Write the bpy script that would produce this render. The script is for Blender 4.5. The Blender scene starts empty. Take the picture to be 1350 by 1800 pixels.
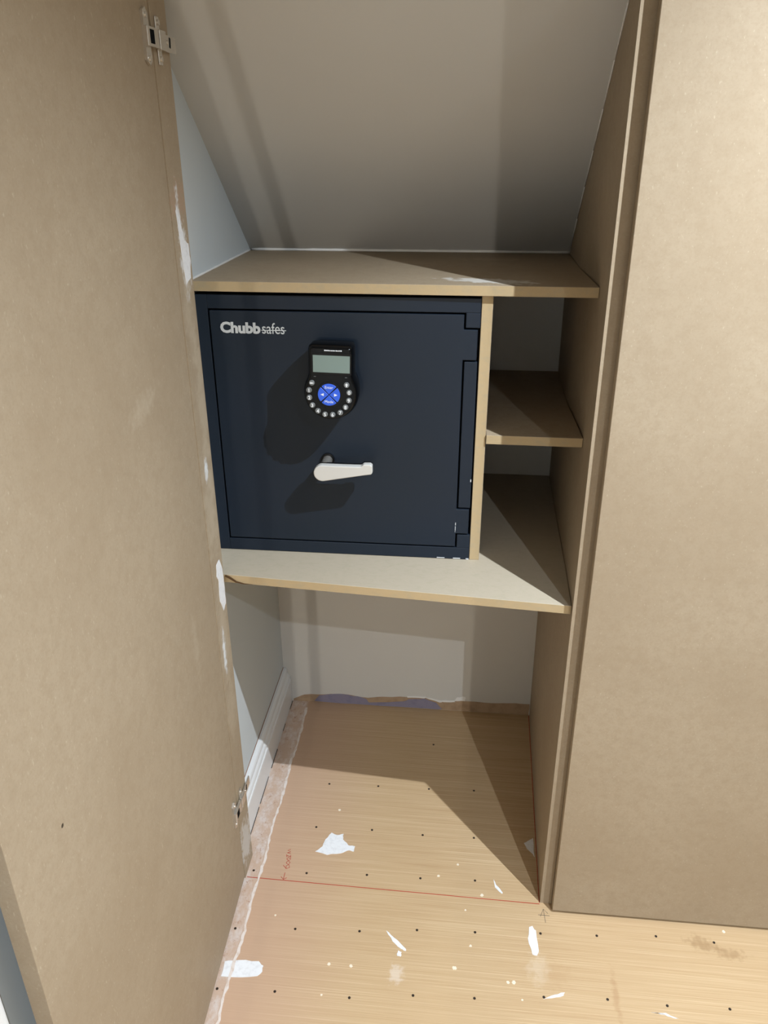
import bpy, bmesh, math, random
from mathutils import Vector, Matrix
random.seed(7)
S = bpy.context.scene
COL = S.collection

# ------------------------------------------------------------------ camera
CAM = Vector((0.4619, -1.1665, 1.4563))
yaw, pitch, roll = (math.radians(a) for a in (-5.6961, -25.4668, -0.141))
fw = Vector((math.sin(yaw) * math.cos(pitch), math.cos(yaw) * math.cos(pitch), math.sin(pitch)))
rt = Vector((math.cos(yaw), -math.sin(yaw), 0)); up = rt.cross(fw)
Rr = math.cos(roll) * rt + math.sin(roll) * up
Uu = -math.sin(roll) * rt + math.cos(roll) * up
cam = bpy.data.cameras.new('camera')
cam.sensor_fit = 'VERTICAL'; cam.sensor_height = 36.0; cam.sensor_width = 27.0
cam.lens = 1379.25 / 1800 * 36.0
cam.clip_start = 0.02
camo = bpy.data.objects.new('camera', cam); COL.objects.link(camo)
m = Matrix((Rr, Uu, -fw)).transposed().to_4x4(); m.translation = CAM
camo.matrix_world = m
S.camera = camo

# ------------------------------------------------------------------ world, exposure, lamp strengths
W = bpy.data.worlds.new('world'); S.world = W; W.use_nodes = True
W.node_tree.nodes['Background'].inputs[0].default_value = (0.5, 0.55, 0.6, 1)
W.node_tree.nodes['Background'].inputs[1].default_value = 0.0
S.view_settings.view_transform = 'Standard'; S.view_settings.look = 'None'
S.view_settings.gamma = 1.0; S.view_settings.use_curve_mapping = False
S.view_settings.exposure = 0.10
S.cycles.diffuse_bounces = 3
# ceiling downlights: position, watts, beam angle (deg), blend
LAMPS = [((1.1595, -0.6132, 2.177), 175.0, 140, 1.0, 'slope'),
         ((1.248, -2.074, 2.40), 165.0, 140, 1.0, 'flat'),
         ((1.30, -3.40, 2.40), 40.0, 140, 1.0, 'flat')]  # last one is an unseen fill lamp, added to extend the row
LAMP_COL = (0.90, 1.0, 1.11)
LAMP_R = 0.007
STRIPE_W = 135.0                      # unseen bulb added to cast stripes on slope and back wall

# ------------------------------------------------------------------ helpers
WL = {}
def link(o, parent, wloc):
    COL.objects.link(o)
    if parent is not None:
        o.parent = parent
        o.location = Vector(wloc) - WL[parent.name]
    else:
        o.location = wloc
    WL[o.name] = Vector(wloc)
    return o
def tag(o, label=None, cat=None, group=None, kind=None):
    if label: o['label'] = label
    if cat: o['category'] = cat
    if group: o['group'] = group
    if kind: o['kind'] = kind
    return o
def empty(name, loc):
    return link(bpy.data.objects.new(name, None), None, loc)
def from_bm(name, bm, mat, parent=None, smooth=False):
    bmesh.ops.recalc_face_normals(bm, faces=bm.faces)
    vs = [v.co for v in bm.verts]
    lo = Vector([min(v[i] for v in vs) for i in range(3)]); hi = Vector([max(v[i] for v in vs) for i in range(3)])
    org = Vector(((lo.x + hi.x) / 2, (lo.y + hi.y) / 2, lo.z))
    for v in bm.verts: v.co -= org
    me = bpy.data.meshes.new(name); bm.to_mesh(me); bm.free()
    if smooth:
        for p in me.polygons: p.use_smooth = True
    me.materials.append(mat)
    return link(bpy.data.objects.new(name, me), parent, org)
def bev(bm, w, seg=2):
    if w:
        bmesh.ops.bevel(bm, geom=[e for e in bm.edges if len(e.link_faces) == 2 and e.calc_face_angle(0) > 0.5], offset=w, segments=seg, affect='EDGES', profile=0.6)
def hexa(bm, c):
    v = [bm.verts.new(p) for p in c]
    for f in ((0, 3, 2, 1), (4, 5, 6, 7), (0, 1, 5, 4), (1, 2, 6, 5), (2, 3, 7, 6), (3, 0, 4, 7)):
        bm.faces.new([v[i] for i in f])
def box(bm, x0, x1, y0, y1, z0, z1):
    hexa(bm, [(x0, y0, z0), (x1, y0, z0), (x1, y1, z0), (x0, y1, z0), (x0, y0, z1), (x1, y0, z1), (x1, y1, z1), (x0, y1, z1)])
def boxo(name, d, mat, parent=None, bevel=0.0, seg=2):
    bm = bmesh.new(); box(bm, *d); bmesh.ops.recalc_face_normals(bm, faces=bm.faces); bev(bm, bevel, seg)
    return from_bm(name, bm, mat, parent)
def prism(bm, poly, axis, a, b):
    def P(u, v, w):
        return {'x': (w, u, v), 'y': (u, w, v), 'z': (u, v, w)}[axis]
    A = [bm.verts.new(P(u, v, a)) for u, v in poly]; B = [bm.verts.new(P(u, v, b)) for u, v in poly]
    bm.faces.new(A); bm.faces.new(B[::-1])
    n = len(poly)
    for i in range(n): bm.faces.new((A[i], A[(i + 1) % n], B[(i + 1) % n], B[i]))
def prismo(name, poly, axis, a, b, mat, parent=None, bevel=0.0, seg=2, smooth=False):
    bm = bmesh.new(); prism(bm, poly, axis, a, b); bmesh.ops.recalc_face_normals(bm, faces=bm.faces); bev(bm, bevel, seg)
    return from_bm(name, bm, mat, parent, smooth)
def circle(cx, cy, r, n=24, a0=0.0, a1=2 * math.pi, end=False):
    k = n if not end else n - 1
    return [(cx + r * math.cos(a0 + (a1 - a0) * i / k), cy + r * math.sin(a0 + (a1 - a0) * i / k)) for i in range(n)]
def loft(name, rings, mat, parent=None, smooth=False):
    bm = bmesh.new(); R = [[bm.verts.new(p) for p in r] for r in rings]
    n = len(R[0])
    for a, b in zip(R, R[1:]):
        for i in range(n): bm.faces.new((a[i], a[(i + 1) % n], b[(i + 1) % n], b[i]))
    bm.faces.new(R[0][::-1]); bm.faces.new(R[-1])
    return from_bm(name, bm, mat, parent, smooth)
def tube(name, p0, p1, r, mat, parent=None, n=8, wob=0.0, segs=1):
    p0 = Vector(p0); p1 = Vector(p1); d = (p1 - p0).normalized()
    a = d.orthogonal().normalized(); b = d.cross(a)
    rings = []
    for k in range(segs + 1):
        c = p0.lerp(p1, k / segs); rr = r * (1 + random.uniform(-wob, wob))
        rings.append([c + rr * (math.cos(2 * math.pi * i / n) * a + math.sin(2 * math.pi * i / n) * b) for i in range(n)])
    return loft(name, rings, mat, parent, True)
def ribbon(name, pts, w, h, mat, parent, jit=0.0, z=0.0):
    """thin flat stroke lying on the floor"""
    bm = bmesh.new(); n = len(pts); L = []; Rv = []
    for i, p in enumerate(pts):
        a = Vector(pts[max(i - 1, 0)]); b = Vector(pts[min(i + 1, n - 1)])
        d = (b - a).normalized(); nn = Vector((-d.y, d.x)); ww = w * 0.5 * (1 + random.uniform(-jit, jit))
        L.append((p[0] + nn.x * ww, p[1] + nn.y * ww)); ww = w * 0.5 * (1 + random.uniform(-jit, jit))
        Rv.append((p[0] - nn.x * ww, p[1] - nn.y * ww))
    for i in range(n - 1):
        hexa(bm, [(*L[i], z), (*Rv[i], z), (*Rv[i + 1], z), (*L[i + 1], z), (*L[i], z + h), (*Rv[i], z + h), (*Rv[i + 1], z + h), (*L[i + 1], z + h)])
    return from_bm(name, bm, mat, parent)
def ragged(poly, amp, sub=3):
    out = []
    n = len(poly)
    for i in range(n):
        a = Vector(poly[i]); b = Vector(poly[(i + 1) % n])
        for k in range(sub):
            p = a.lerp(b, k / sub)
            if k: p += Vector((random.uniform(-amp, amp), random.uniform(-amp, amp)))
            out.append((p.x, p.y))
    return out
def text_part(name, s, size, x, z, y, mat, parent, off=0.0, align='LEFT', depth=0.0006, sx=1.0, rot=0.0):
    """raised lettering on a face that looks towards -Y; (x, z) is the baseline start / centre"""
    cu = bpy.data.curves.new('lettering', 'FONT'); cu.body = s; cu.size = size; cu.offset = off
    cu.align_x = align; cu.extrude = depth * 0.5; cu.resolution_u = 3
    t = bpy.data.objects.new('lettering', cu); COL.objects.link(t)
    bpy.context.view_layer.update()
    me0 = bpy.data.meshes.new_from_object(t.evaluated_get(bpy.context.evaluated_depsgraph_get()))
    bm = bmesh.new(); bm.from_mesh(me0)
    bpy.data.objects.remove(t); bpy.data.curves.remove(cu); bpy.data.meshes.remove(me0)
    c, s_ = math.cos(rot), math.sin(rot)
    for v in bm.verts:
        u, w = v.co.x * sx, v.co.y
        v.co = Vector((x + u * c - w * s_, y - depth * 0.5 - v.co.z, z + u * s_ + w * c))
    return from_bm(name, bm, mat, parent)

# ------------------------------------------------------------------ materials
def srgb(r, g, b):
    f = lambda c: (c / 12.92 if c <= 0.04045 else ((c + 0.055) / 1.055) ** 2.4)
    return (f(r / 255), f(g / 255), f(b / 255), 1)
class Mat:
    def __init__(s, name, rough=0.6, spec=0.3, metal=0.0):
        s.m = bpy.data.materials.new(name); s.m.use_nodes = True
        s.t = s.m.node_tree; s.b = s.t.nodes['Principled BSDF']
        s.b.inputs['Roughness'].default_value = rough; s.b.inputs['Specular IOR Level'].default_value = spec
        s.b.inputs['Metallic'].default_value = metal
        s.pos = s.t.nodes.new('ShaderNodeNewGeometry').outputs['Position']
        s.col = None
    def n(s, kind, **kw):
        k = s.t.nodes.new(kind)
        for a, v in kw.items(): setattr(k, a, v)
        return k
    def L(s, a, b): s.t.links.new(a, b)
    def base(s, c):
        r = s.n('ShaderNodeRGB'); r.outputs[0].default_value = c; s.col = r.outputs[0]; return s
    def noise(s, scale, detail=4, rough=0.6, vec=(1, 1, 1), rot=(0, 0, 0)):
        mp = s.n('ShaderNodeMapping'); mp.inputs['Scale'].default_value = vec; mp.inputs['Rotation'].default_value = rot
        s.L(s.pos, mp.inputs[0])
        t = s.n('ShaderNodeTexNoise'); t.inputs['Scale'].default_value = scale; t.inputs['Detail'].default_value = detail
        t.inputs['Roughness'].default_value = rough; s.L(mp.outputs[0], t.inputs['Vector']); return t.outputs['Fac']
    def ramp(s, f, a, b, lo=0.0, hi=1.0):
        r = s.n('ShaderNodeMapRange'); r.interpolation_type = 'SMOOTHSTEP'
        s.L(f, r.inputs[0]); r.inputs[1].default_value = a; r.inputs[2].default_value = b
        r.inputs[3].default_value = lo; r.inputs[4].default_value = hi; return r.outputs[0]
    def mul(s, a, b):
        k = s.n('ShaderNodeMath', operation='MULTIPLY'); s.L(a, k.inputs[0])
        if isinstance(b, (int, float)): k.inputs[1].default_value = b
        else: s.L(b, k.inputs[1])
        return k.outputs[0]
    def mix(s, fac, c, mode='MIX'):
        k = s.n('ShaderNodeMix', data_type='RGBA', blend_type=mode)
        if isinstance(fac, (int, float)): k.inputs[0].default_value = fac
        else: s.L(fac, k.inputs[0])
        s.L(s.col, k.inputs[6]); k.inputs[7].default_value = c
        s.col = k.outputs[2]; return s
    def smear(s, loc, size, c, strength=0.8, rot=(0, 0, 0), soft=0.5, patch=None):
        """a mark of its own shape: noise-edged ellipsoid around a place on the surface"""
        mp = s.n('ShaderNodeMapping', vector_type='TEXTURE')
        mp.inputs['Location'].default_value = loc; mp.inputs['Scale'].default_value = size; mp.inputs['Rotation'].default_value = rot
        s.L(s.pos, mp.inputs[0])
        ln = s.n('ShaderNodeVectorMath', operation='LENGTH'); s.L(mp.outputs[0], ln.inputs[0])
        nz = s.n('ShaderNodeTexNoise'); nz.inputs['Scale'].default_value = patch or 90; nz.inputs['Detail'].default_value = 3; s.L(s.pos, nz.inputs['Vector'])
        ad = s.n('ShaderNodeMath', operation='ADD'); s.L(ln.outputs['Value'], ad.inputs[0]); s.L(s.ramp(nz.outputs['Fac'], 0.25, 0.75, -0.45, 0.45), ad.inputs[1])
        f = s.ramp(ad.outputs[0], 1.0 + soft * 0.5, 1.0 - soft, 0.0, strength)
        return s.mix(f, c)
    def bump(s, f, strength, dist=0.001):
        b = s.n('ShaderNodeBump'); b.inputs['Strength'].default_value = strength; b.inputs['Distance'].default_value = dist
        s.L(f, b.inputs['Height']); s.L(b.outputs[0], s.b.inputs['Normal']); return s
    def done(s):
        s.L(s.col, s.b.inputs['Base Color']); return s.m
def plain(name, c, rough=0.5, spec=0.4, metal=0.0):
    m = Mat(name, rough, spec, metal); m.b.inputs['Base Color'].default_value = c; return m.m

MDF_A, MDF_B, MDF_C = srgb(171, 154, 130), srgb(155, 136, 111), srgb(188, 173, 149)
def mdf(name, smears=(), tint=None, tf=0.35):
    m = Mat(name, 0.62, 0.25).base(MDF_A)
    m.mix(m.ramp(m.noise(3.0, 3), 0.35, 0.7, 0, 0.45), MDF_B)
    f = m.noise(300, 5, 0.75); m.mix(m.ramp(f, 0.45, 0.70, 0, 0.45), MDF_B)
    m.mix(m.ramp(m.noise(55, 4, 0.7), 0.40, 0.68, 0, 0.35), MDF_B)
    m.mix(m.ramp(m.noise(330, 2, 0.5, (1.0, 1.0, 0.45)), 0.64, 0.76, 0, 0.6), MDF_C)
    if tint:
        m.mix(tf, tint); m.mix(m.ramp(m.noise(80, 4, 0.7, (0.6, 1, 1)), 0.45, 0.70, 0, 0.35), srgb(168, 158, 134))
    for a in smears: m.smear(*a[0:3], **(a[3] if len(a) > 3 else {}))
    m.bump(f, 0.08, 0.0006)
    return m.done()
WHITE_FILL = srgb(226, 226, 224); PALE = srgb(192, 178, 156)
M_mdf = mdf('mdf_board')
M_mdf_edge = mdf('mdf_cut_edge', tint=srgb(196, 172, 130), tf=0.7)
M_mdf_pale = mdf('mdf_dusty_shelf', tint=srgb(188, 177, 157), tf=0.72)
M_mdf_door = mdf('mdf_door', [
    ((0.045, -0.20, 1.133), (0.03, 0.055, 0.016), PALE, dict(rot=(math.radians(8), 0, 0), strength=0.32, soft=0.9)),
    ((0.041, -0.117, 0.69), (0.03, 0.012, 0.06), PALE, dict(strength=0.25, soft=0.9)),
    ((0.05, -0.583, 0.7854), (0.03, 0.0022, 0.0022), srgb(40, 32, 25), dict(strength=0.9, soft=0.2, patch=5))])
M_mdf_post = mdf('mdf_jamb', [
    ((0.04, 0.030, 1.375), (0.01, 0.03, 0.03), srgb(176, 148, 124), dict(strength=0.7)),
    ((0.04, 0.026, 1.345), (0.01, 0.008, 0.045), WHITE_FILL, dict(strength=0.85)),
    ((0.04, 0.036, 1.29), (0.01, 0.02, 0.045), WHITE_FILL, dict(strength=0.8)),
    ((0.04, 0.03, 1.20), (0.01, 0.02, 0.07), PALE, dict(strength=0.55, soft=0.95, patch=40)),
    ((0.04, 0.045, 1.06), (0.01, 0.02, 0.12), PALE, dict(strength=0.5, soft=0.95, patch=40)),
    ((0.04, 0.028, 0.948), (0.01, 0.008, 0.022), srgb(232, 236, 238), dict(strength=0.9, soft=0.8)),
    ((0.04, 0.03, 0.87), (0.01, 0.03, 0.10), PALE, dict(strength=0.55, soft=0.95, patch=40)),
    ((0.04, 0.03, 0.62), (0.01, 0.03, 0.10), PALE, dict(strength=0.55, soft=0.95, patch=40)),
    ((0.04, 0.022, 0.58), (0.01, 0.009, 0.045), srgb(232, 236, 238), dict(strength=0.9, soft=0.8)),
    ((0.04, 0.03, 0.44), (0.01, 0.03, 0.06), PALE, dict(strength=0.4, soft=0.95, patch=40)),
    ((0.04, 0.03, 0.08), (0.01, 0.04, 0.06), srgb(205, 200, 192), dict(strength=0.85))])
M_mdf_top = mdf('mdf_top_shelf', [
    ((0.50, 0.20, 1.24), (0.075, 0.022, 0.01), srgb(225, 222, 214), dict(rot=(0, 0, math.radians(-14)), strength=0.75, patch=60)),
    ((0.51, 0.46, 1.24), (0.06, 0.02, 0.01), srgb(188, 168, 142), dict(strength=0.5, patch=60)),
    ((0.12, 0.34, 1.24), (0.08, 0.06, 0.01), srgb(170, 148, 124), dict(strength=0.3))])

# floor board: tan sheet with fine grain running across, rubbed and dusty along the left wall
fm = Mat('floor_board', 0.42, 0.35).base(srgb(198, 169, 131))
g1 = fm.noise(7.0, 5, 0.7, (0.35, 14.0, 1)); fm.mix(fm.ramp(g1, 0.36, 0.66, 0, 0.35), srgb(184, 151, 111))
g2 = fm.noise(14.0, 4, 0.7, (0.22, 22.0, 1)); fm.mix(fm.ramp(g2, 0.55, 0.70, 0, 0.35), srgb(216, 190, 152))
g3 = fm.noise(30.0, 3, 0.6, (0.12, 30.0, 1)); fm.mix(fm.ramp(g3, 0.50, 0.66, 0, 0.75), srgb(176, 142, 102))
g4 = fm.noise(26.0, 3, 0.6, (0.10, 26.0, 1)); fm.mix(fm.ramp(g4, 0.54, 0.68, 0, 0.75), srgb(224, 200, 162))
fm.mix(fm.ramp(fm.noise(1.4, 3), 0.4, 0.7, 0, 0.3), srgb(204, 175, 135))
sx = fm.n('ShaderNodeSeparateXYZ'); fm.L(fm.pos, sx.inputs[0])
fm.mix(fm.ramp(sx.outputs[0], 0.36, 0.06, 0, 0.75), srgb(196, 161, 137))                       # pinker towards the wall
band = fm.ramp(sx.outputs[0], 0.071, 0.063, 0, 1)
fm.mix(fm.mul(band, fm.ramp(fm.noise(38, 5, 0.75, (1, 0.5, 1)), 0.42, 0.66, 0.25, 0.95)), srgb(214, 200, 190))
fm.mix(fm.mul(band, fm.ramp(fm.noise(60, 4, 0.75), 0.56, 0.70, 0, 0.75)), srgb(168, 122, 96))
fm.smear((0.99, -0.065, 0), (0.03, 0.016, 0.01), srgb(150, 118, 80), 0.5, rot=(0, 0, -0.3), soft=0.8)
fm.smear((1.04, -0.081, 0), (0.028, 0.012, 0.01), srgb(150, 118, 80), 0.45, soft=0.8)
fm.smear((0.66, -0.15, 0), (0.02, 0.03, 0.01), srgb(222, 205, 180), 0.4, soft=0.9)
fm.smear((0.80, -0.19, 0), (0.006, 0.05, 0.01), srgb(170, 130, 92), 0.4, soft=0.8)
fm.smear((0.69, -0.16, 0), (0.03, 0.03, 0.01), srgb(178, 140, 100), 0.2, soft=0.9)
fm.smear((0.385, -0.185, 0), (0.014, 0.02, 0.01), srgb(228, 214, 198), 0.5, soft=0.6)
fm.bump(g1, 0.05, 0.0008)
M_floor = fm.done()

def paint(name, c, c2):
    p = Mat(name, 0.75, 0.2).base(c); p.mix(p.ramp(p.noise(2.2, 3), 0.35, 0.7, 0, 0.5), c2)
    p.bump(p.noise(160, 4, 0.6), 0.06, 0.0008); return p.done()
M_wall = paint('wall_paint', srgb(208, 214, 215), srgb(203, 208, 208))
M_wallb = paint('back_wall_paint', srgb(211, 208, 201), srgb(206, 202, 195))
M_slope = paint('ceiling_paint', srgb(204, 203, 200), srgb(199, 197, 193))
M_room = paint('room_paint', srgb(206, 204, 200), srgb(200, 198, 194))
M_white = plain('white_gloss_paint', srgb(232, 232, 230), 0.35, 0.5)
M_caulk = plain('white_caulk', srgb(238, 236, 232), 0.5, 0.4)
fl = Mat('plaster_filler', 0.8, 0.2).base(srgb(236, 236, 236)); fl.mix(fl.ramp(fl.noise(120, 4), 0.45, 0.7, 0, 0.5), srgb(214, 212, 212)); M_filler = fl.done()
M_dusty = Mat('dusty_sealant', 0.85, 0.1).base(srgb(226, 214, 204)); M_dusty.mix(M_dusty.ramp(M_dusty.noise(70, 4), 0.46, 0.64, 0, 0.6), srgb(208, 184, 164)); M_dusty = M_dusty.done()
M_fleck = plain('pale_fleck', srgb(236, 222, 198), 0.8, 0.1)
M_nail = plain('dark_nail', srgb(52, 42, 34), 0.5, 0.3)
M_red = plain('red_ink', srgb(176, 70, 54), 0.7, 0.1)
M_pencil = plain('pencil_grey', srgb(118, 104, 88), 0.7, 0.1)
M_gap_shade = plain('gap_shade_paint', srgb(40, 34, 30), 0.9, 0.1)  # shade of the skirting gap put into the colour
M_tan_d = plain('torn_brown_paint', srgb(150, 112, 88), 0.9, 0.1)
M_crack = plain('dark_crack', srgb(84, 62, 40), 0.8, 0.1)
M_tan_patch = Mat('bare_plasterboard', 0.85, 0.1).base(srgb(176, 150, 122)); M_tan_patch.mix(M_tan_patch.ramp(M_tan_patch.noise(40, 4), 0.4, 0.7, 0, 0.6), srgb(150, 124, 100)); M_tan_patch = M_tan_patch.done()
M_blue_patch = Mat('old_blue_paint', 0.8, 0.1).base(srgb(142, 136, 154)); M_blue_patch.mix(M_blue_patch.ramp(M_blue_patch.noise(50, 4), 0.45, 0.7, 0, 0.5), srgb(122, 118, 142)); M_blue_patch = M_blue_patch.done()
sf = Mat('slate_powder_coat', 0.45, 0.25).base(srgb(31, 40, 52)); sf.mix(sf.ramp(sf.noise(3, 2), 0.35, 0.7, 0, 0.5), srgb(29, 38, 46)); sf.bump(sf.noise(420, 3), 0.05, 0.0004); M_safe = sf.done()
M_gap = plain('black_void', srgb(10, 12, 14), 0.8, 0.1)
M_chip = plain('bare_steel_chip', srgb(206, 208, 210), 0.4, 0.5)
M_silver = plain('silver_lettering', srgb(205, 208, 208), 0.35, 0.5)
M_black = plain('black_gloss_plastic', srgb(6, 7, 9), 0.18, 0.25)
M_blackm = plain('black_satin_plastic', srgb(12, 13, 15), 0.38, 0.25)
M_lcd = plain('grey_lcd', srgb(124, 142, 136), 0.25, 0.5)
M_button = plain('grey_button', srgb(112, 116, 117), 0.4, 0.4)
M_blue = plain('blue_button', srgb(48, 98, 226), 0.35, 0.5)
M_print = plain('white_print', srgb(236, 240, 244), 0.5, 0.3)
M_handle = plain('silver_paint', srgb(208, 206, 200), 0.36, 0.5)
M_steel = plain('nickel', srgb(214, 208, 198), 0.25, 0.6, 0.75)
M_lens = Mat('lamp_lens', 0.4); M_lens.b.inputs['Emission Color'].default_value = (*LAMP_COL, 1); M_lens.b.inputs['Emission Strength'].default_value = 6.0; M_lens = M_lens.m

# ------------------------------------------------------------------ dimensions (metres); Y = 0 is the red line, back wall at 0.6
YB = 0.60
ZS, TS = 0.7257, 0.017             # lower shelf top, board thickness
ZT = 1.2229                        # underside of top shelf
ZM = 0.9809                        # middle shelf top
YF = 0.1627                        # safe front
SLK = 0.8123
slope = lambda y: 1.24 + SLK * (0.569 - y)
ZC = 2.42; YC = 0.569 - (ZC - 1.24) / SLK
XR, YR = 2.6, -3.8                 # far sides of the room
def panel_x(y, z):
    f = min(max((z - 0.70) / 0.22, 0), 1) * min(max((1.38 - z) / 0.12, 0), 1); g = math.sin(math.pi * min(y / 0.36, 1.0)) if y > 0 else 0
    return 0.674 - 0.006 * z + 0.030 * y * (1 - 0.25 * min(z, 1.3)) + 0.010 * f * g

# ------------------------------------------------------------------ setting
floor = tag(boxo('floor', (-0.1, XR + 0.1, YR - 0.1, YB + 0.12, -0.04, 0.0), M_floor), 'tan sheet-board floor with fine grain, nail dots and white filler smears', kind='structure')
tag(prismo('wall_left', [(YR, 0), (YB, 0), (YB, slope(YB)), (YC, ZC), (YR, ZC)], 'x', -0.08, 0.0, M_wall), 'white painted wall on the left of the alcove', kind='structure')
wb = tag(boxo('wall_back', (-0.1, XR + 0.1, YB, YB + 0.1, 0, slope(YB)), M_wallb), 'low white painted wall at the back of the alcove', kind='structure')
bm = bmesh.new()
prism(bm, [(YB + 0.1, slope(YB + 0.1)), (YC, ZC), (YC, ZC + 0.08), (YB + 0.1, slope(YB + 0.1) + 0.12)], 'x', -0.1, XR + 0.1)
ceil = tag(from_bm('ceiling', bm, M_slope), 'sloping white ceiling coming down behind the safe', kind='structure')
tag(boxo('ceiling_flat', (-0.1, XR + 0.1, YR - 0.1, YC, ZC, ZC + 0.08), M_slope), 'flat white ceiling over the room', kind='structure')
tag(boxo('wall_right', (XR, XR + 0.08, YR, YB, 0, ZC), M_room), 'painted wall at the right end of the room', kind='structure')
tag(boxo('wall_behind', (1.20, XR, YR - 0.08, YR, 0, ZC), M_room), 'painted wall behind the viewer', kind='structure')
tag(boxo('wall_corner', (-0.08, 0.176, YR - 0.03, YR, 0, ZC), M_room), 'narrow painted wall left of the added door', kind='structure')
tag(boxo('stripe_post', (0.189, 0.1975, YR - 0.02, YR, 0, ZC), M_white), 'unseen slim white post added to cast a dark stripe in the alcove', kind='structure')  # added out of view, sized to throw the narrow dark stripe
tag(boxo('stripe_door', (0.329, 1.20, YR - 0.03, YR, 0.004, ZC), M_white), 'unseen white door added behind the viewer, its gap shaping the stripe light', kind='structure')  # added out of view, edge set to limit the stripe light
tag(boxo('wall_hall', (-0.6, XR, -6.4, -6.3, 0, ZC), M_room), 'painted wall of the hall beyond the added door', kind='structure')
tag(boxo('floor_hall', (-0.6, XR, -6.3, YR - 0.1, -0.04, 0), M_floor), 'board floor of the hall', kind='structure')
SK = [(0, 0), (.0205, 0), (.0205, .074), (.0195, .078), (.0172, .0795), (.0172, .084), (.0185, .0875), (.0165, .093), (.013, .0975), (.0122, .1015), (.0128, .1055), (.0105, .1105), (.0065, .1140), (0, .1151)]
def skirt(name, y0, y1, k=1.0):
    bm = bmesh.new(); prism(bm, [(x * k, z) for x, z in SK], 'y', y0, y1); return from_bm(name, bm, M_white)
tag(skirt('baseboard_left', 0.0632, 0.5985), 'white moulded skirting board along the left wall inside the alcove', kind='structure')
bl = [o for o in COL.objects if o.name == 'baseboard_left'][0]
for y0, y1 in ((0.075, 0.20), (0.21, 0.30), (0.33, 0.40), (0.47, 0.50), (0.56, 0.597)):
    ribbon('gap_shade', [(0.0212, y0), (0.0214, (y0 + y1) / 2), (0.0212, y1)], 0.0016, 0.0006, M_gap_shade, bl, jit=0.4)  # dark strips painting the shade in the gap under the skirting
ribbon('torn_paint', [(0.0006, 0.07), (0.0008, 0.3), (0.0006, 0.597)], 0.0012, 0.0022, M_tan_d, bl, jit=0.4, z=0.1150)
tag(skirt('baseboard_room', -0.697, -0.13, 0.78), 'white skirting board on the room wall behind the open door', kind='structure')
tag(boxo('trim_1', (0.0005, 0.022, -0.768, -0.698, 0, 2.06), M_white, bevel=0.003), 'white door frame trim beyond the free edge of the open door', kind='structure')
d1 = boxo('door_1', (0.0005, 0.012, -1.50, -0.770, 0.004, 2.0), M_white, bevel=0.002)
tag(d1, 'white room door in the left wall', kind='structure')
boxo('panel', (0.010, 0.016, -1.40, -0.85, 0.25, 0.95), M_white, d1, 0.003); boxo('panel', (0.010, 0.016, -1.40, -0.85, 1.1, 1.85), M_white, d1, 0.003)

# peeled paint along the foot of the back wall
def wallpatch(name, pts, mat, proud):
    return prismo(name, ragged(pts, 0.0016, 3), 'y', YB - proud, YB + 0.001, mat, wb)
wallpatch('bare_strip', [(0.022, 0.0006), (0.690, 0.0006), (0.690, 0.038), (0.63, 0.037), (0.564, 0.034), (0.50, 0.036), (0.482, 0.033), (0.441, 0.029), (0.399, 0.039), (0.352, 0.037), (0.281, 0.033), (0.239, 0.026), (0.167, 0.034), (0.118, 0.029), (0.057, 0.024), (0.026, 0.008)], M_tan_patch, 0.0006)
wallpatch('old_paint_patch', [(0.085, 0.004), (0.10, 0.025), (0.13, 0.031), (0.167, 0.034), (0.209, 0.029), (0.235, 0.021), (0.242, 0.010), (0.20, 0.002)], M_blue_patch, 0.0011)
wallpatch('old_paint_patch', [(0.20, 0.002), (0.27, 0.013), (0.34, 0.022), (0.358, 0.031), (0.399, 0.036), (0.432, 0.024), (0.448, 0.004), (0.44, 0.001)], M_blue_patch, 0.0012)
wallpatch('paint_edge', [(0.352, 0.036), (0.398, 0.037), (0.404, 0.042), (0.350, 0.041)], M_caulk, 0.0015)
wallpatch('paint_edge', [(0.400, 0.040), (0.441, 0.026), (0.452, 0.028), (0.485, 0.031), (0.482, 0.035), (0.445, 0.033)], M_caulk, 0.0014)
wallpatch('paint_edge', [(0.482, 0.034), (0.512, 0.036), (0.512, 0.050), (0.490, 0.048)], M_caulk, 0.0013)

# beads of sealant
tube('caulk_bead', (0.004, 0.5655, 1.2415), (0.680, 0.5655, 1.2415), 0.0032, M_caulk, ceil, wob=0.25, segs=40)
tube('caulk_bead', (0.001, 0.160, 1.2405), (0.001, 0.563, 1.2405), 0.0022, M_caulk, ceil, wob=0.25, segs=24)
for k in range(8):
    y0, y1 = 0.55 - 0.075 * k, 0.55 - 0.075 * (k + 1)
    tube('caulk_bead', (panel_x(max(y0, 0), slope(y0)) - 0.001, y0, slope(y0) - 0.001), (panel_x(max(y1, 0), slope(y1)) - 0.001, y1, slope(y1) - 0.001), 0.0011, M_caulk, ceil, n=6)

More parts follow.
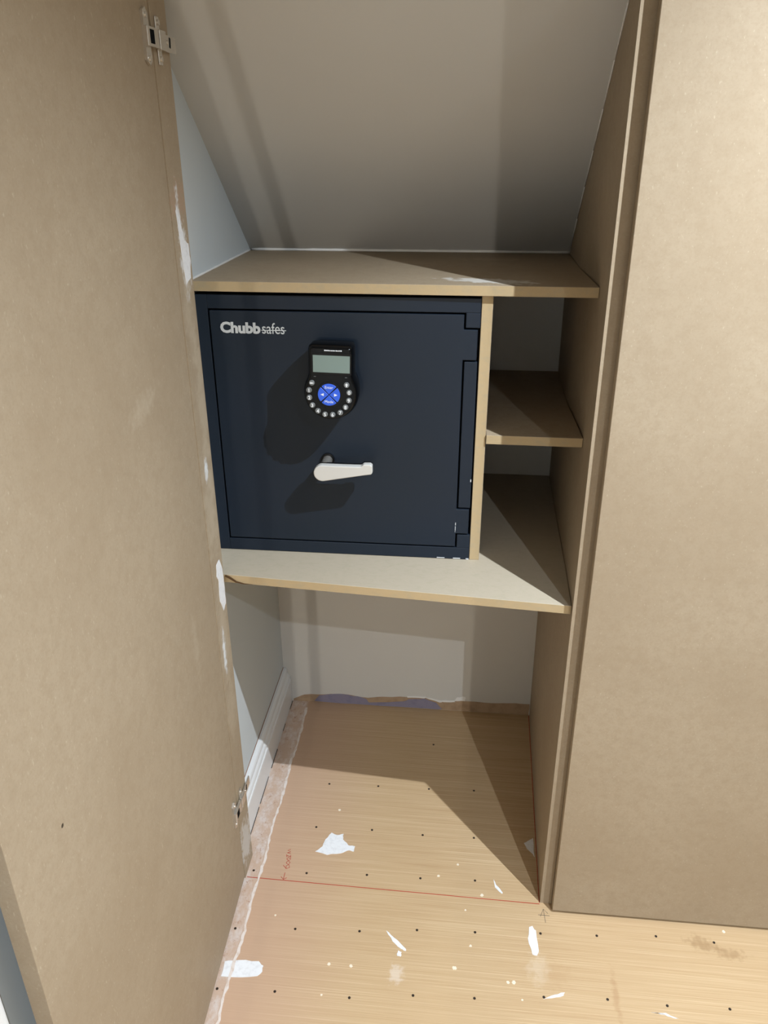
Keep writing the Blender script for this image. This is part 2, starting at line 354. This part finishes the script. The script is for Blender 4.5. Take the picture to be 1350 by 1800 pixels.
# floor marks
SMEARS = [
 [(0.1788,0.0838),(0.1931,0.0994),(0.1963,0.1191),(0.2076,0.1399),(0.2204,0.1346),(0.2357,0.1393),(0.2367,0.123),(0.2507,0.1082),(0.2666,0.1065),(0.2659,0.0922),(0.2527,0.0941),(0.2384,0.0848),(0.2072,0.0771)],
 [(0.049,-0.1925),(0.0758,-0.1873),(0.1153,-0.1858),(0.1264,-0.1942),(0.127,-0.2057),(0.1193,-0.2157),(0.0741,-0.2223),(0.050,-0.2229)],
 [(0.3577,-0.096),(0.374,-0.1096),(0.3998,-0.1318),(0.4012,-0.1365),(0.3908,-0.1327),(0.3724,-0.1184)],
 [(0.3854,-0.1368),(0.3924,-0.1398),(0.391,-0.1496),(0.3841,-0.1478)],
 [(0.6474,-0.0602),(0.6545,-0.0569),(0.6607,-0.0666),(0.6629,-0.1111),(0.6588,-0.1212),(0.65,-0.1196),(0.6434,-0.0859)],
 [(0.5765,0.0553),(0.5833,0.0342),(0.5972,0.0157),(0.5947,0.014),(0.5807,0.0282)],
 [(0.6501,0.1533),(0.662,0.1615),(0.6715,0.1698),(0.6715,0.1155),(0.666,0.1266),(0.6555,0.1378)],
 [(0.8599,-0.2136),(0.8858,-0.2122),(0.9073,-0.2205),(0.8982,-0.2203),(0.883,-0.2156)],
 [(0.6637,-0.2083),(0.6858,-0.1974),(0.7054,-0.1912),(0.7027,-0.1969),(0.6798,-0.2045)]]
for p in SMEARS:
    prismo('filler_smear', ragged(p, 0.0012, 3), 'z', 0.0, 0.0008, M_filler, floor)
for x, y, r in [(0.459,0.0454,0.0033),(0.5524,0.0057,0.0039),(0.5007,0.0794,0.0028),(0.2528,-0.1784,0.0033),(0.2964,-0.1777,0.0035),(0.4973,-0.1628,0.0044),(0.5995,-0.1815,0.0035),(0.6103,-0.1804,0.0042),(0.5176,-0.0333,0.0022),(0.5282,-0.1132,0.0028),(0.2158,0.2094,0.0033),(0.2488,-0.2399,0.0022),(0.125,-0.0834,0.0022),(1.0397,-0.0323,0.0033),(0.6245,-0.2132,0.0022)]:
    prismo('filler_fleck', ragged(circle(x, y, r, 6), r * 0.25, 2), 'z', 0.0, 0.0007, M_fleck, floor)
nail_me = None
for x, y in [(0.1691,0.153),(0.3,0.1572),(0.4183,0.1537),(0.5362,0.1569),(0.1704,0.0249),(0.3027,0.0332),(0.4197,0.0358),(0.5381,0.0414),(0.1724,-0.1101),(0.3036,-0.1025),(0.4198,-0.0887),(0.5374,-0.0823),(0.1599,-0.242),(0.3018,-0.2402),(0.4205,-0.2243),(0.5355,-0.2186),(0.1777,0.2907),(0.3002,0.2949),(0.4261,0.2975),(0.5369,0.3026),(0.4308,0.4563),(0.7822,-0.0662),(0.9009,-0.0559),(0.6694,-0.0721),(1.0136,-0.0587),(0.7835,-0.1966),(0.892,-0.1979),(1.0057,-0.1932),(0.6652,-0.2038),(0.0529,0.0209),(0.0502,-0.1207),(0.0497,-0.2472)]:
    if nail_me is None:
        o = prismo('nail_head', circle(x, y, 0.0027, 10), 'z', -0.002, 0.0004, M_nail, floor); nail_me = o.data
    else:
        link(bpy.data.objects.new('nail_head', nail_me), floor, (x, y, -0.002))
pts = [(0.0685 + 0.0018 * math.sin(y * 31) + random.uniform(-0.0008, 0.0008), y) for y in [0.572 - 0.012 * k for k in range(95)]]
ribbon('sealant_line', pts, 0.0054, 0.0010, M_dusty, floor, jit=0.65)
ribbon('red_line', [(0.0425, 0.003), (0.6725, -0.0034)], 0.0016, 0.0003, M_red, floor)
for s in [[(0.1228,0.0218),(0.1229,0.0041)],[(0.1163,0.0108),(0.1229,0.0041),(0.1293,0.0091)],[(0.1149,0.0405),(0.1231,0.0322),(0.13,0.0359),(0.1272,0.0432),(0.1216,0.0396),(0.1228,0.0337)],[(0.12,0.0471),(0.1225,0.0534),(0.1285,0.0494),(0.126,0.0431),(0.12,0.0471)],[(0.119,0.0577),(0.1218,0.0626),(0.1279,0.0586),(0.125,0.0537),(0.119,0.0577)],[(0.117,0.0668),(0.1266,0.0647)],[(0.118,0.0623),(0.1164,0.0699)],[(0.1272,0.0616),(0.1256,0.0692)],[(0.1167,0.0746),(0.1247,0.0738)],[(0.118,0.0747),(0.1237,0.0784),(0.1167,0.0809),(0.1224,0.0846)]]:
    ribbon('red_handwriting', s, 0.0012, 0.0003, M_red, floor)
ribbon('red_line', [(panel_x(y, 0) - 0.0016, y) for y in (0.0, 0.15, 0.3, 0.45, 0.597)], 0.0014, 0.0003, M_red, floor)
for s in [[(0.6681,-0.0294),(0.6914,-0.0298)],[(0.6798,-0.0149),(0.6818,-0.0465)],[(0.6725,-0.0329),(0.6798,-0.0149),(0.6883,-0.0248)]]:
    ribbon('pencil_mark', s, 0.0010, 0.0003, M_pencil, floor)

# ------------------------------------------------------------------ right side panel (slightly bowed board, top cut to the slope)
bm = bmesh.new(); NY, NZ = 18, 34; T = 0.0232
grid = []
for i in range(NY + 1):
    y = (YB - 0.001) * i / NY; row = []
    for k in range(NZ + 1):
        z = 0.0 + (slope(y) - 0.002) * k / NZ
        x = panel_x(y, z); row.append((bm.verts.new((x, y, z)), bm.verts.new((x + T, y, z))))
    grid.append(row)
for i in range(NY):
    for k in range(NZ):
        a, b, c, d = grid[i][k], grid[i + 1][k], grid[i + 1][k + 1], grid[i][k + 1]
        bm.faces.new((a[0], b[0], c[0], d[0])); bm.faces.new((a[1], d[1], c[1], b[1]))
    for k in (0, NZ):
        bm.faces.new((grid[i][k][0], grid[i + 1][k][0], grid[i + 1][k][1], grid[i][k][1]))
for k in range(NZ):
    for i in (0, NY):
        bm.faces.new((grid[i][k][0], grid[i][k][1], grid[i][k + 1][1], grid[i][k + 1][0]))
tag(from_bm('side_panel', bm, M_mdf), 'tall bare MDF side panel standing between the alcove and the closed door', 'panel')

# left jamb with patches of filler
jb = prismo('door_jamb', [(0, 0), (0.062, 0), (0.062, slope(0.062) - 0.003), (0, slope(0.0) - 0.003)], 'x', 0.0006, 0.0402, M_mdf_post, bevel=0.0003)
tag(jb, 'narrow MDF jamb smeared with white filler on the left of the alcove', 'jamb')
prismo('filler_smear', ragged([(0.027, 0.766), (0.044, 0.768), (0.055, 0.745), (0.058, 0.70), (0.056, 0.668), (0.040, 0.662), (0.026, 0.69), (0.030, 0.73), (0.022, 0.745)], 0.0015, 3), 'x', 0.0400, 0.0410, M_filler, jb)
prismo('filler_smear', ragged([(0.016, 1.362), (0.022, 1.366), (0.034, 1.335), (0.040, 1.318), (0.056, 1.312), (0.058, 1.285), (0.052, 1.262), (0.030, 1.255), (0.022, 1.30)], 0.0015, 3), 'x', 0.0400, 0.0407, M_filler, jb)

# ------------------------------------------------------------------ shelves and divider
def front_edge(o):
    o.data.materials.append(M_mdf_edge)
    for p in o.data.polygons:
        if p.normal.y < -0.9: p.material_index = 1
def shelf(name, plan, z0, z1, mat, label):
    o = prismo(name, plan, 'z', z0, z1, mat, bevel=0.0006, seg=1); front_edge(o)
    return tag(o, label, 'shelf', 'MDF shelves around the safe')
px = lambda y, z: panel_x(y, z) - 0.0006
ls = shelf('shelf_board', [(0.0006, 0.0678), (px(0.014, ZS), 0.014), (px(0.15, ZS), 0.15), (px(0.36, ZS), 0.36), (px(0.599, ZS), 0.599), (0.0006, 0.599)], ZS - TS, ZS, M_mdf_pale, 'wide MDF shelf carrying the safe, its front edge running slightly askew')
prismo('edge_crack', [(0.043, ZS - 0.0005), (0.052, ZS - 0.0040), (0.064, ZS - 0.0125), (0.078, ZS - TS + 0.0012), (0.095, ZS - TS + 0.0006), (0.076, ZS - TS + 0.0002), (0.062, ZS - 0.0140), (0.050, ZS - 0.0060), (0.043, ZS - 0.0022)], 'y', 0.0600, 0.0655, M_crack, ls)
shelf('shelf_board', [(0.0006, 0.158), (px(0.15, ZT), 0.150), (px(0.36, ZT), 0.36), (px(0.561, ZT), 0.561), (0.0006, 0.561)], ZT, ZT + TS, M_mdf_top, 'top MDF shelf over the safe with a white filler smear, meeting the sloping ceiling')
shelf('shelf_board', [(0.5122, 0.159), (px(0.157, ZM), 0.157), (px(0.36, ZM), 0.36), (px(0.598, ZM), 0.598), (0.5122, 0.598)], ZM - TS, ZM, M_mdf, 'short MDF shelf in the narrow bay right of the safe')
dv = boxo('divider_panel', (0.4930, 0.5117, YF + 0.001, 0.598, ZS, ZT), M_mdf, bevel=0.0006, seg=1); front_edge(dv)
tag(dv, 'upright MDF divider standing against the right side of the safe', 'panel')

# ------------------------------------------------------------------ left cupboard door, open, with its hinges
fx = lambda y: 0.0385 - 0.0251 * y                     # inner face of the leaf in plan
tin = 0.0200
Y0, Y1 = -0.0005, -0.680
LD = empty('cupboard_door', (fx(-0.34) - 0.01, -0.34, 0.004))
tag(LD, 'bare MDF cupboard door swung open on the left, nickel hinges on its edge', 'door')
prismo('door_leaf', [(fx(Y0), Y0), (fx(Y1), Y1), (fx(Y1) - tin, Y1), (fx(Y0) - tin, Y0)], 'z', 0.004, 1.688, M_mdf_door, LD, 0.0003, 1)
def hinge(zc):
    hx = 0.0390
    h = boxo('hinge', (hx + 0.0030, hx + 0.0085, -0.034, 0.006, zc - 0.0115, zc + 0.0115), M_steel, LD, 0.0012)
    h['label'] = 'nickel concealed hinge'
    bm = bmesh.new()
    prism(bm, [(-0.034, zc - 0.028), (-0.024, zc - 0.033), (-0.016, zc - 0.028), (-0.016, zc + 0.026), (-0.024, zc + 0.033), (-0.034, zc + 0.028)], 'x', hx + 0.0004, hx + 0.0040)
    from_bm('cup_plate', bm, M_steel, h)
    boxo('arm_slot', (hx + 0.0083, hx + 0.0089, -0.026, -0.012, zc - 0.008, zc + 0.008), M_gap, h)
    boxo('arm', (hx + 0.0030, hx + 0.0095, 0.0080, 0.031, zc - 0.0125, zc + 0.0110), M_steel, h, 0.0012)
    boxo('mounting_plate', (hx + 0.0014, hx + 0.0036, 0.012, 0.026, zc - 0.030, zc + 0.027), M_steel, h, 0.0012)
    boxo('arm_tail', (hx + 0.0030, hx + 0.0060, 0.029, 0.078, zc - 0.0125, zc + 0.0080), M_steel, h, 0.0008)
    prismo('adjuster_slot', [(0.050, zc - 0.006), (0.054, zc - 0.007), (0.056, zc + 0.005), (0.052, zc + 0.006)], 'x', hx + 0.0058, hx + 0.0065, M_gap, h)
    for y, z in ((0.020, zc + 0.020), (0.020, zc - 0.0225), (-0.024, zc + 0.024), (-0.024, zc - 0.025)):
        prismo('screw', circle(y, z, 0.0036, 12), 'x', hx + 0.0030, hx + 0.0056, M_steel, h, 0.0006)
    prismo('screw', circle(0.044, zc - 0.001, 0.003, 12), 'x', hx + 0.0058, hx + 0.0072, M_steel, h, 0.0005)
hinge(1.576); hinge(0.212)

# ------------------------------------------------------------------ right cupboard door, closed
bm = bmesh.new()
ex = lambda z: 0.6972 - 0.0075 * z
hexa(bm, [(ex(0.007), -0.0215, 0.007), (1.372, -0.0215, 0.007), (1.372, -0.0040, 0.007), (ex(0.007), -0.0040, 0.007),
          (ex(1.70), -0.0215, 1.70), (1.372, -0.0215, 1.70), (1.372, -0.0040, 1.70), (ex(1.70), -0.0040, 1.70)])
bmesh.ops.recalc_face_normals(bm, faces=bm.faces); bev(bm, 0.0008, 1)
tag(from_bm('cupboard_door', bm, M_mdf), 'large bare MDF cupboard door, closed, filling the right side', 'door')
tag(boxo('wall_front', (1.376, XR, -0.02, 0.06, 0, 1.64), M_room), 'boarding beside the closed cupboard door', kind='structure')

# ------------------------------------------------------------------ the safe
SX0, SX1, SZ1 = 0.0040, 0.4922, 1.2172
SF = empty('safe', (0.25, 0.36, ZS))
tag(SF, 'dark slate steel safe with a black electronic keypad and silver lever handle', 'safe')
DL, DR, DT, DB = 0.0285, 0.4650, 1.1905, 0.7540
LU0, LU1, LL0, LL1 = 1.1137, 1.1655, 0.7818, 0.8322      # hinge lugs
RX = 0.4885
bm = bmesh.new(); box(bm, SX0, SX1 - 0.002, YF + 0.034, 0.552, ZS + 0.0006, SZ1)
body = from_bm('body', bm, M_safe, SF)
boxo('door_recess', (SX0 + 0.012, SX1 - 0.006, YF + 0.030, YF + 0.0345, ZS + 0.012, SZ1 - 0.012), M_gap, body)
G = 0.0030
def fr(x0, x1, z0, z1):
    boxo('frame_bar', (x0, x1, YF, YF + 0.036, z0, z1), M_safe, body, 0.0012)
fr(SX0, DL - G, ZS + 0.0006, SZ1); fr(DL - G, SX1, DT + G, SZ1); fr(DL - G, SX1, ZS + 0.0006, DB - G)
fr(DR + G, SX1, LU1 + G, DT + G); fr(DR + G, SX1 - 0.002, LL1 + G, LU0 - G); fr(DR + G, SX1, DB - G, LL0 - G)
dp = [(DL, DB), (DR, DB), (DR, LL0), (RX, LL0), (RX, LL1), (DR, LL1), (DR, LU0), (RX, LU0), (RX, LU1), (DR, LU1), (DR, DT), (DL, DT)]
sd = prismo('safe_door', dp, 'y', YF - 0.0012, YF + 0.028, M_safe, SF, 0.0014)
YD = YF - 0.0012
text_part('bold_lettering', 'Chubb', 0.0248, 0.0455, 1.1538, YD, M_silver, sd, off=0.0011, sx=1.05, rot=-0.012)
text_part('light_lettering', 'safes', 0.0268, 0.1184, 1.1527, YD, M_silver, sd, off=0.0, sx=0.79, rot=-0.012)
boxo('logo_rule', (0.1180, 0.1612, YD - 0.0007, YD, 1.1576, 1.1588), M_silver, sd)
for x0, x1, z0, z1 in ((0.4637, 0.4650, 0.7990, 0.8045), (0.4637, 0.4648, 0.7880, 0.7970), (0.4636, 0.4646, 0.7850, 0.7865)):
    boxo('paint_chip', (x0, x1, YD - 0.0005, YD + 0.001, z0, z1), M_chip, sd)
for x0, x1, z0, z1 in ((0.431, 0.446, ZS + 0.0016, ZS + 0.0032), (0.462, 0.476, ZS + 0.0014, ZS + 0.0034), (0.4865, 0.4918, ZS + 0.0006, ZS + 0.0032), (0.4880, 0.4898, 0.888, 0.893)):
    boxo('paint_chip', (x0, x1, YF - 0.0005, YF + 0.002, z0, z1), M_chip, body)

# keypad: stem, keyhole-shaped black case, screen, blue wheel and twelve keys
KH = 0.073; YK = YF - KH
pm = lambda x, z: (x * 0.98976 + 0.00473, z * 0.98976 + 0.01491)      # scales case coordinates about the camera position
kc = (0.2435, 1.0655)
ROT = -0.022
def kr(x, z):
    dx, dz = x - kc[0], z - kc[1]
    return pm(kc[0] + dx * math.cos(ROT) - dz * math.sin(ROT), kc[1] + dx * math.sin(ROT) + dz * math.cos(ROT))
def keyhole(o):
    R = 0.0432 + o; hw = 0.0345 + o; top = 0.0785 + o; cx, cz = 0.001, 0.0
    a0 = math.acos(min(hw / R, 1)); p = []
    c = 0.006 + o * 0.5
    p += [(cx + hw, cz + R * math.sin(a0) + 0.004)]
    p += [(cx + hw - c + c * math.cos(t), cz + top - c + c * math.sin(t)) for t in [math.pi / 2 * i / 5 for i in range(6)]]
    p += [(cx - hw + c + c * math.cos(t), cz + top - c + c * math.sin(t)) for t in [math.pi / 2 + math.pi / 2 * i / 5 for i in range(6)]]
    p += [(cx - hw, cz + R * math.sin(a0) + 0.004)]
    a = math.pi - a0; b = 2 * math.pi + a0
    p += [(cx + R * math.cos(a + (b - a) * i / 40), cz + R * math.sin(a + (b - a) * i / 40)) for i in range(1, 40)]
    return [kr(kc[0] + x, kc[1] + z) for x, z in p]
rings = []
for y, o in ((YF - 0.0015, -0.0030), (YK + 0.034, 0.0035), (YK + 0.012, 0.0040), (YK + 0.0045, 0.0022), (YK + 0.0012, 0.0004), (YK, -0.0016)):
    rings.append([(x, y, z) for x, z in keyhole(o)])
kp = loft('keypad', rings, M_black, SF, True)
for p in kp.data.polygons: p.use_smooth = len(p.vertices) == 4
kp['label'] = 'black electronic keypad with blue wheel'
def kbox(name, x0, x1, z0, z1, y0, y1, mat, bevel=0.0):
    return prismo(name, [kr(x0, z0), kr(x1, z0), kr(x1, z1), kr(x0, z1)], 'y', y0, y1, mat, kp, bevel)
kbox('screen_bezel', 0.2135, 0.2800, 1.0995, 1.1350, YK - 0.0004, YK + 0.0005, M_blackm)
kbox('screen', 0.2158, 0.2778, 1.1030, 1.1318, YK - 0.0009, YK + 0.0003, M_lcd)
for k in range(11):
    kbox('maker_mark', 0.2350 + k * 0.0027, 0.2350 + k * 0.0027 + random.uniform(0.0017, 0.0025), 1.1392, 1.1392 + random.uniform(0.0014, 0.0021), YK - 0.0006, YK + 0.0004, M_print)
for x in (0.2185, 0.2715):
    kbox('indicator', x - 0.0018, x + 0.0018, 1.0950, 1.0956, YK - 0.0005, YK + 0.0004, M_button)
wc = (0.2425, 1.0650)
bm = bmesh.new(); prism(bm, [kr(x, z) for x, z in circle(wc[0], wc[1], 0.0222, 40)], 'y', YK - 0.0012, YK + 0.0004); bmesh.ops.recalc_face_normals(bm, faces=bm.faces); bev(bm, 0.0008)
from_bm('wheel_ring', bm, M_blackm, kp)
for k in range(4):
    a = math.pi / 4 + k * math.pi / 2; g = 0.034
    mid = a + math.pi / 4; off = 0.0008
    cx, cz = wc[0] + off * math.cos(mid), wc[1] + off * math.sin(mid)
    poly = [(cx, cz)] + circle(cx, cz, 0.0182, 12, a + g, a + math.pi / 2 - g, True)
    prismo('wheel_button', [kr(*q) for q in poly], 'y', YK - 0.0024, YK - 0.0002, M_blue, kp, 0.0003, 1)
text_part('wheel_text', 'Enter', 0.0066, *kr(wc[0], wc[1] + 0.0106), YK - 0.0024, M_print, kp, align='CENTER', depth=0.0003, rot=ROT)
text_part('wheel_text', 'Mode', 0.0066, *kr(wc[0], wc[1] - 0.0142), YK - 0.0024, M_print, kp, align='CENTER', depth=0.0003, rot=ROT)
for s in (-1, 1):
    prismo('wheel_arrow', [kr(wc[0] + s * 0.0145, wc[1]), kr(wc[0] + s * 0.0088, wc[1] + 0.0026), kr(wc[0] + s * 0.0088, wc[1] - 0.0026)], 'y', YK - 0.0027, YK - 0.0020, M_print, kp)
KEYS = [('ESC', -267, 185), ('1', -317, 67), ('2', -317, -55), ('3', -273, -178), ('4', -187, -270), ('5', -75, -325), ('6', 47, -328), ('7', 170, -290), ('8', 257, -200), ('9', 313, -88), ('0', 320, 40), ('', 282, 162)]
for ch, dx, dz in KEYS:
    x, z = pm(wc[0] + dx * 1.074e-4, wc[1] + dz * 1.074e-4)
    prismo('key', circle(x, z, 0.0047, 18), 'y', YK - 0.0020, YK + 0.0004, M_button, kp, 0.0005, 1)
    if ch:
        sz = 0.0084 if len(ch) == 1 else 0.0036
        text_part('key_digit', ch, sz, x, z - sz * 0.36, YK - 0.0020, M_print, kp, align='CENTER', depth=0.0003, off=0.00022)
    else:
        prismo('key_arrow', [(x - .0012, z - .0032), (x + .0012, z - .0032), (x + .0012, z), (x + .0028, z), (x, z + .0033), (x - .0028, z), (x - .0012, z)], 'y', YK - 0.0023, YK - 0.0018, M_print, kp)

# lever handle
hy = YF - 0.055
hc = (0.2240, 0.9174)
lev = circle(hc[0], hc[1], 0.0153, 16, math.radians(82), math.radians(278), True) + [(0.300, 0.9163), (0.3115, 0.9180), (0.3140, 0.9205), (0.3138, 0.9340), (0.3105, 0.9372), (0.2985, 0.9368), (0.2940, 0.9325), (0.26, 0.9322)]
hd = prismo('handle', lev, 'y', hy, hy + 0.013, M_handle, SF, 0.0022, 3)
hd['label'] = 'silver lever handle'
for p in hd.data.polygons: p.use_smooth = False
prismo('handle_backing', [(hc[0] + (x - hc[0]) * 0.985, hc[1] + (z - hc[1]) * 0.93) for x, z in lev], 'y', hy + 0.0125, hy + 0.020, M_blackm, hd)
prismo('spindle', circle(0.2262, 0.9235, 0.0090, 20), 'y', hy + 0.019, YD + 0.001, M_steel, hd, 0.0)
bm = bmesh.new(); prism(bm, circle(0.2262, 0.9235, 0.0125, 28), 'y', YD - 0.004, YD + 0.001); bmesh.ops.recalc_face_normals(bm, faces=bm.faces); bev(bm, 0.001)
from_bm('rosette', bm, M_blackm, hd)

# ------------------------------------------------------------------ ceiling downlights
LAB = {0: 'small recessed downlight in the sloping ceiling', 1: 'recessed downlight in the flat ceiling to the right', 2: 'unseen fill downlight added in the flat ceiling at the back of the room'}
for i, (p, w, ang, bl, where) in enumerate(LAMPS):
    p = Vector(p)
    n = Vector((0, -SLK, -1)).normalized() if where == 'slope' else Vector((0, 0, -1))
    zc = slope(p.y) if where == 'slope' else ZC
    base = Vector((p.x, p.y, zc))
    dl = empty('downlight', base); tag(dl, LAB[i], 'lamp', 'ceiling downlights')
    a = n.orthogonal().normalized(); b = n.cross(a)
    def ring(r, h): return [base + n * h + r * (math.cos(2 * math.pi * k / 28) * a + math.sin(2 * math.pi * k / 28) * b) for k in range(28)]
    bm = bmesh.new(); R = [[bm.verts.new(q) for q in ring(r, h)] for r, h in ((0.045, 0.0), (0.045, 0.002), (0.040, 0.004), (0.030, 0.003), (0.028, 0.0005))]
    for u, v in zip(R, R[1:]):
        for k in range(28): bm.faces.new((u[k], u[(k + 1) % 28], v[(k + 1) % 28], v[k]))
    from_bm('trim_ring', bm, M_white, dl)
    bm = bmesh.new(); bm.faces.new([bm.verts.new(q) for q in ring(0.028, 0.0008)]); from_bm('lens', bm, M_lens, dl)
    ld = bpy.data.lights.new('downlight_beam', 'SPOT'); ld.energy = w; ld.color = LAMP_COL
    ld.shadow_soft_size = LAMP_R; ld.spot_size = math.radians(ang); ld.spot_blend = bl
    lo = bpy.data.objects.new('downlight_beam', ld); link(lo, dl, p)
    lo.rotation_euler = (0, 0, 0)

# unseen bulb added behind the viewer, casting stripes through the slit and gap
hl = empty('stripe_lamp', (0.24, -5.8, 1.62)); tag(hl, 'unseen small bulb added behind the viewer to cast stripes in the alcove', 'lamp')
prismo('lamp_holder', circle(0.24, -5.8, 0.02, 16), 'z', 1.66, 1.72, M_white, hl)
tube('lamp_cord', (0.24, -5.8, 1.72), (0.24, -5.8, 2.42), 0.003, M_white, hl)
ld = bpy.data.lights.new('stripe_bulb', 'POINT'); ld.energy = STRIPE_W; ld.color = (1.0, 0.94, 0.84); ld.shadow_soft_size = 0.003
link(bpy.data.objects.new('stripe_bulb', ld), hl, (0.24, -5.8, 1.62))
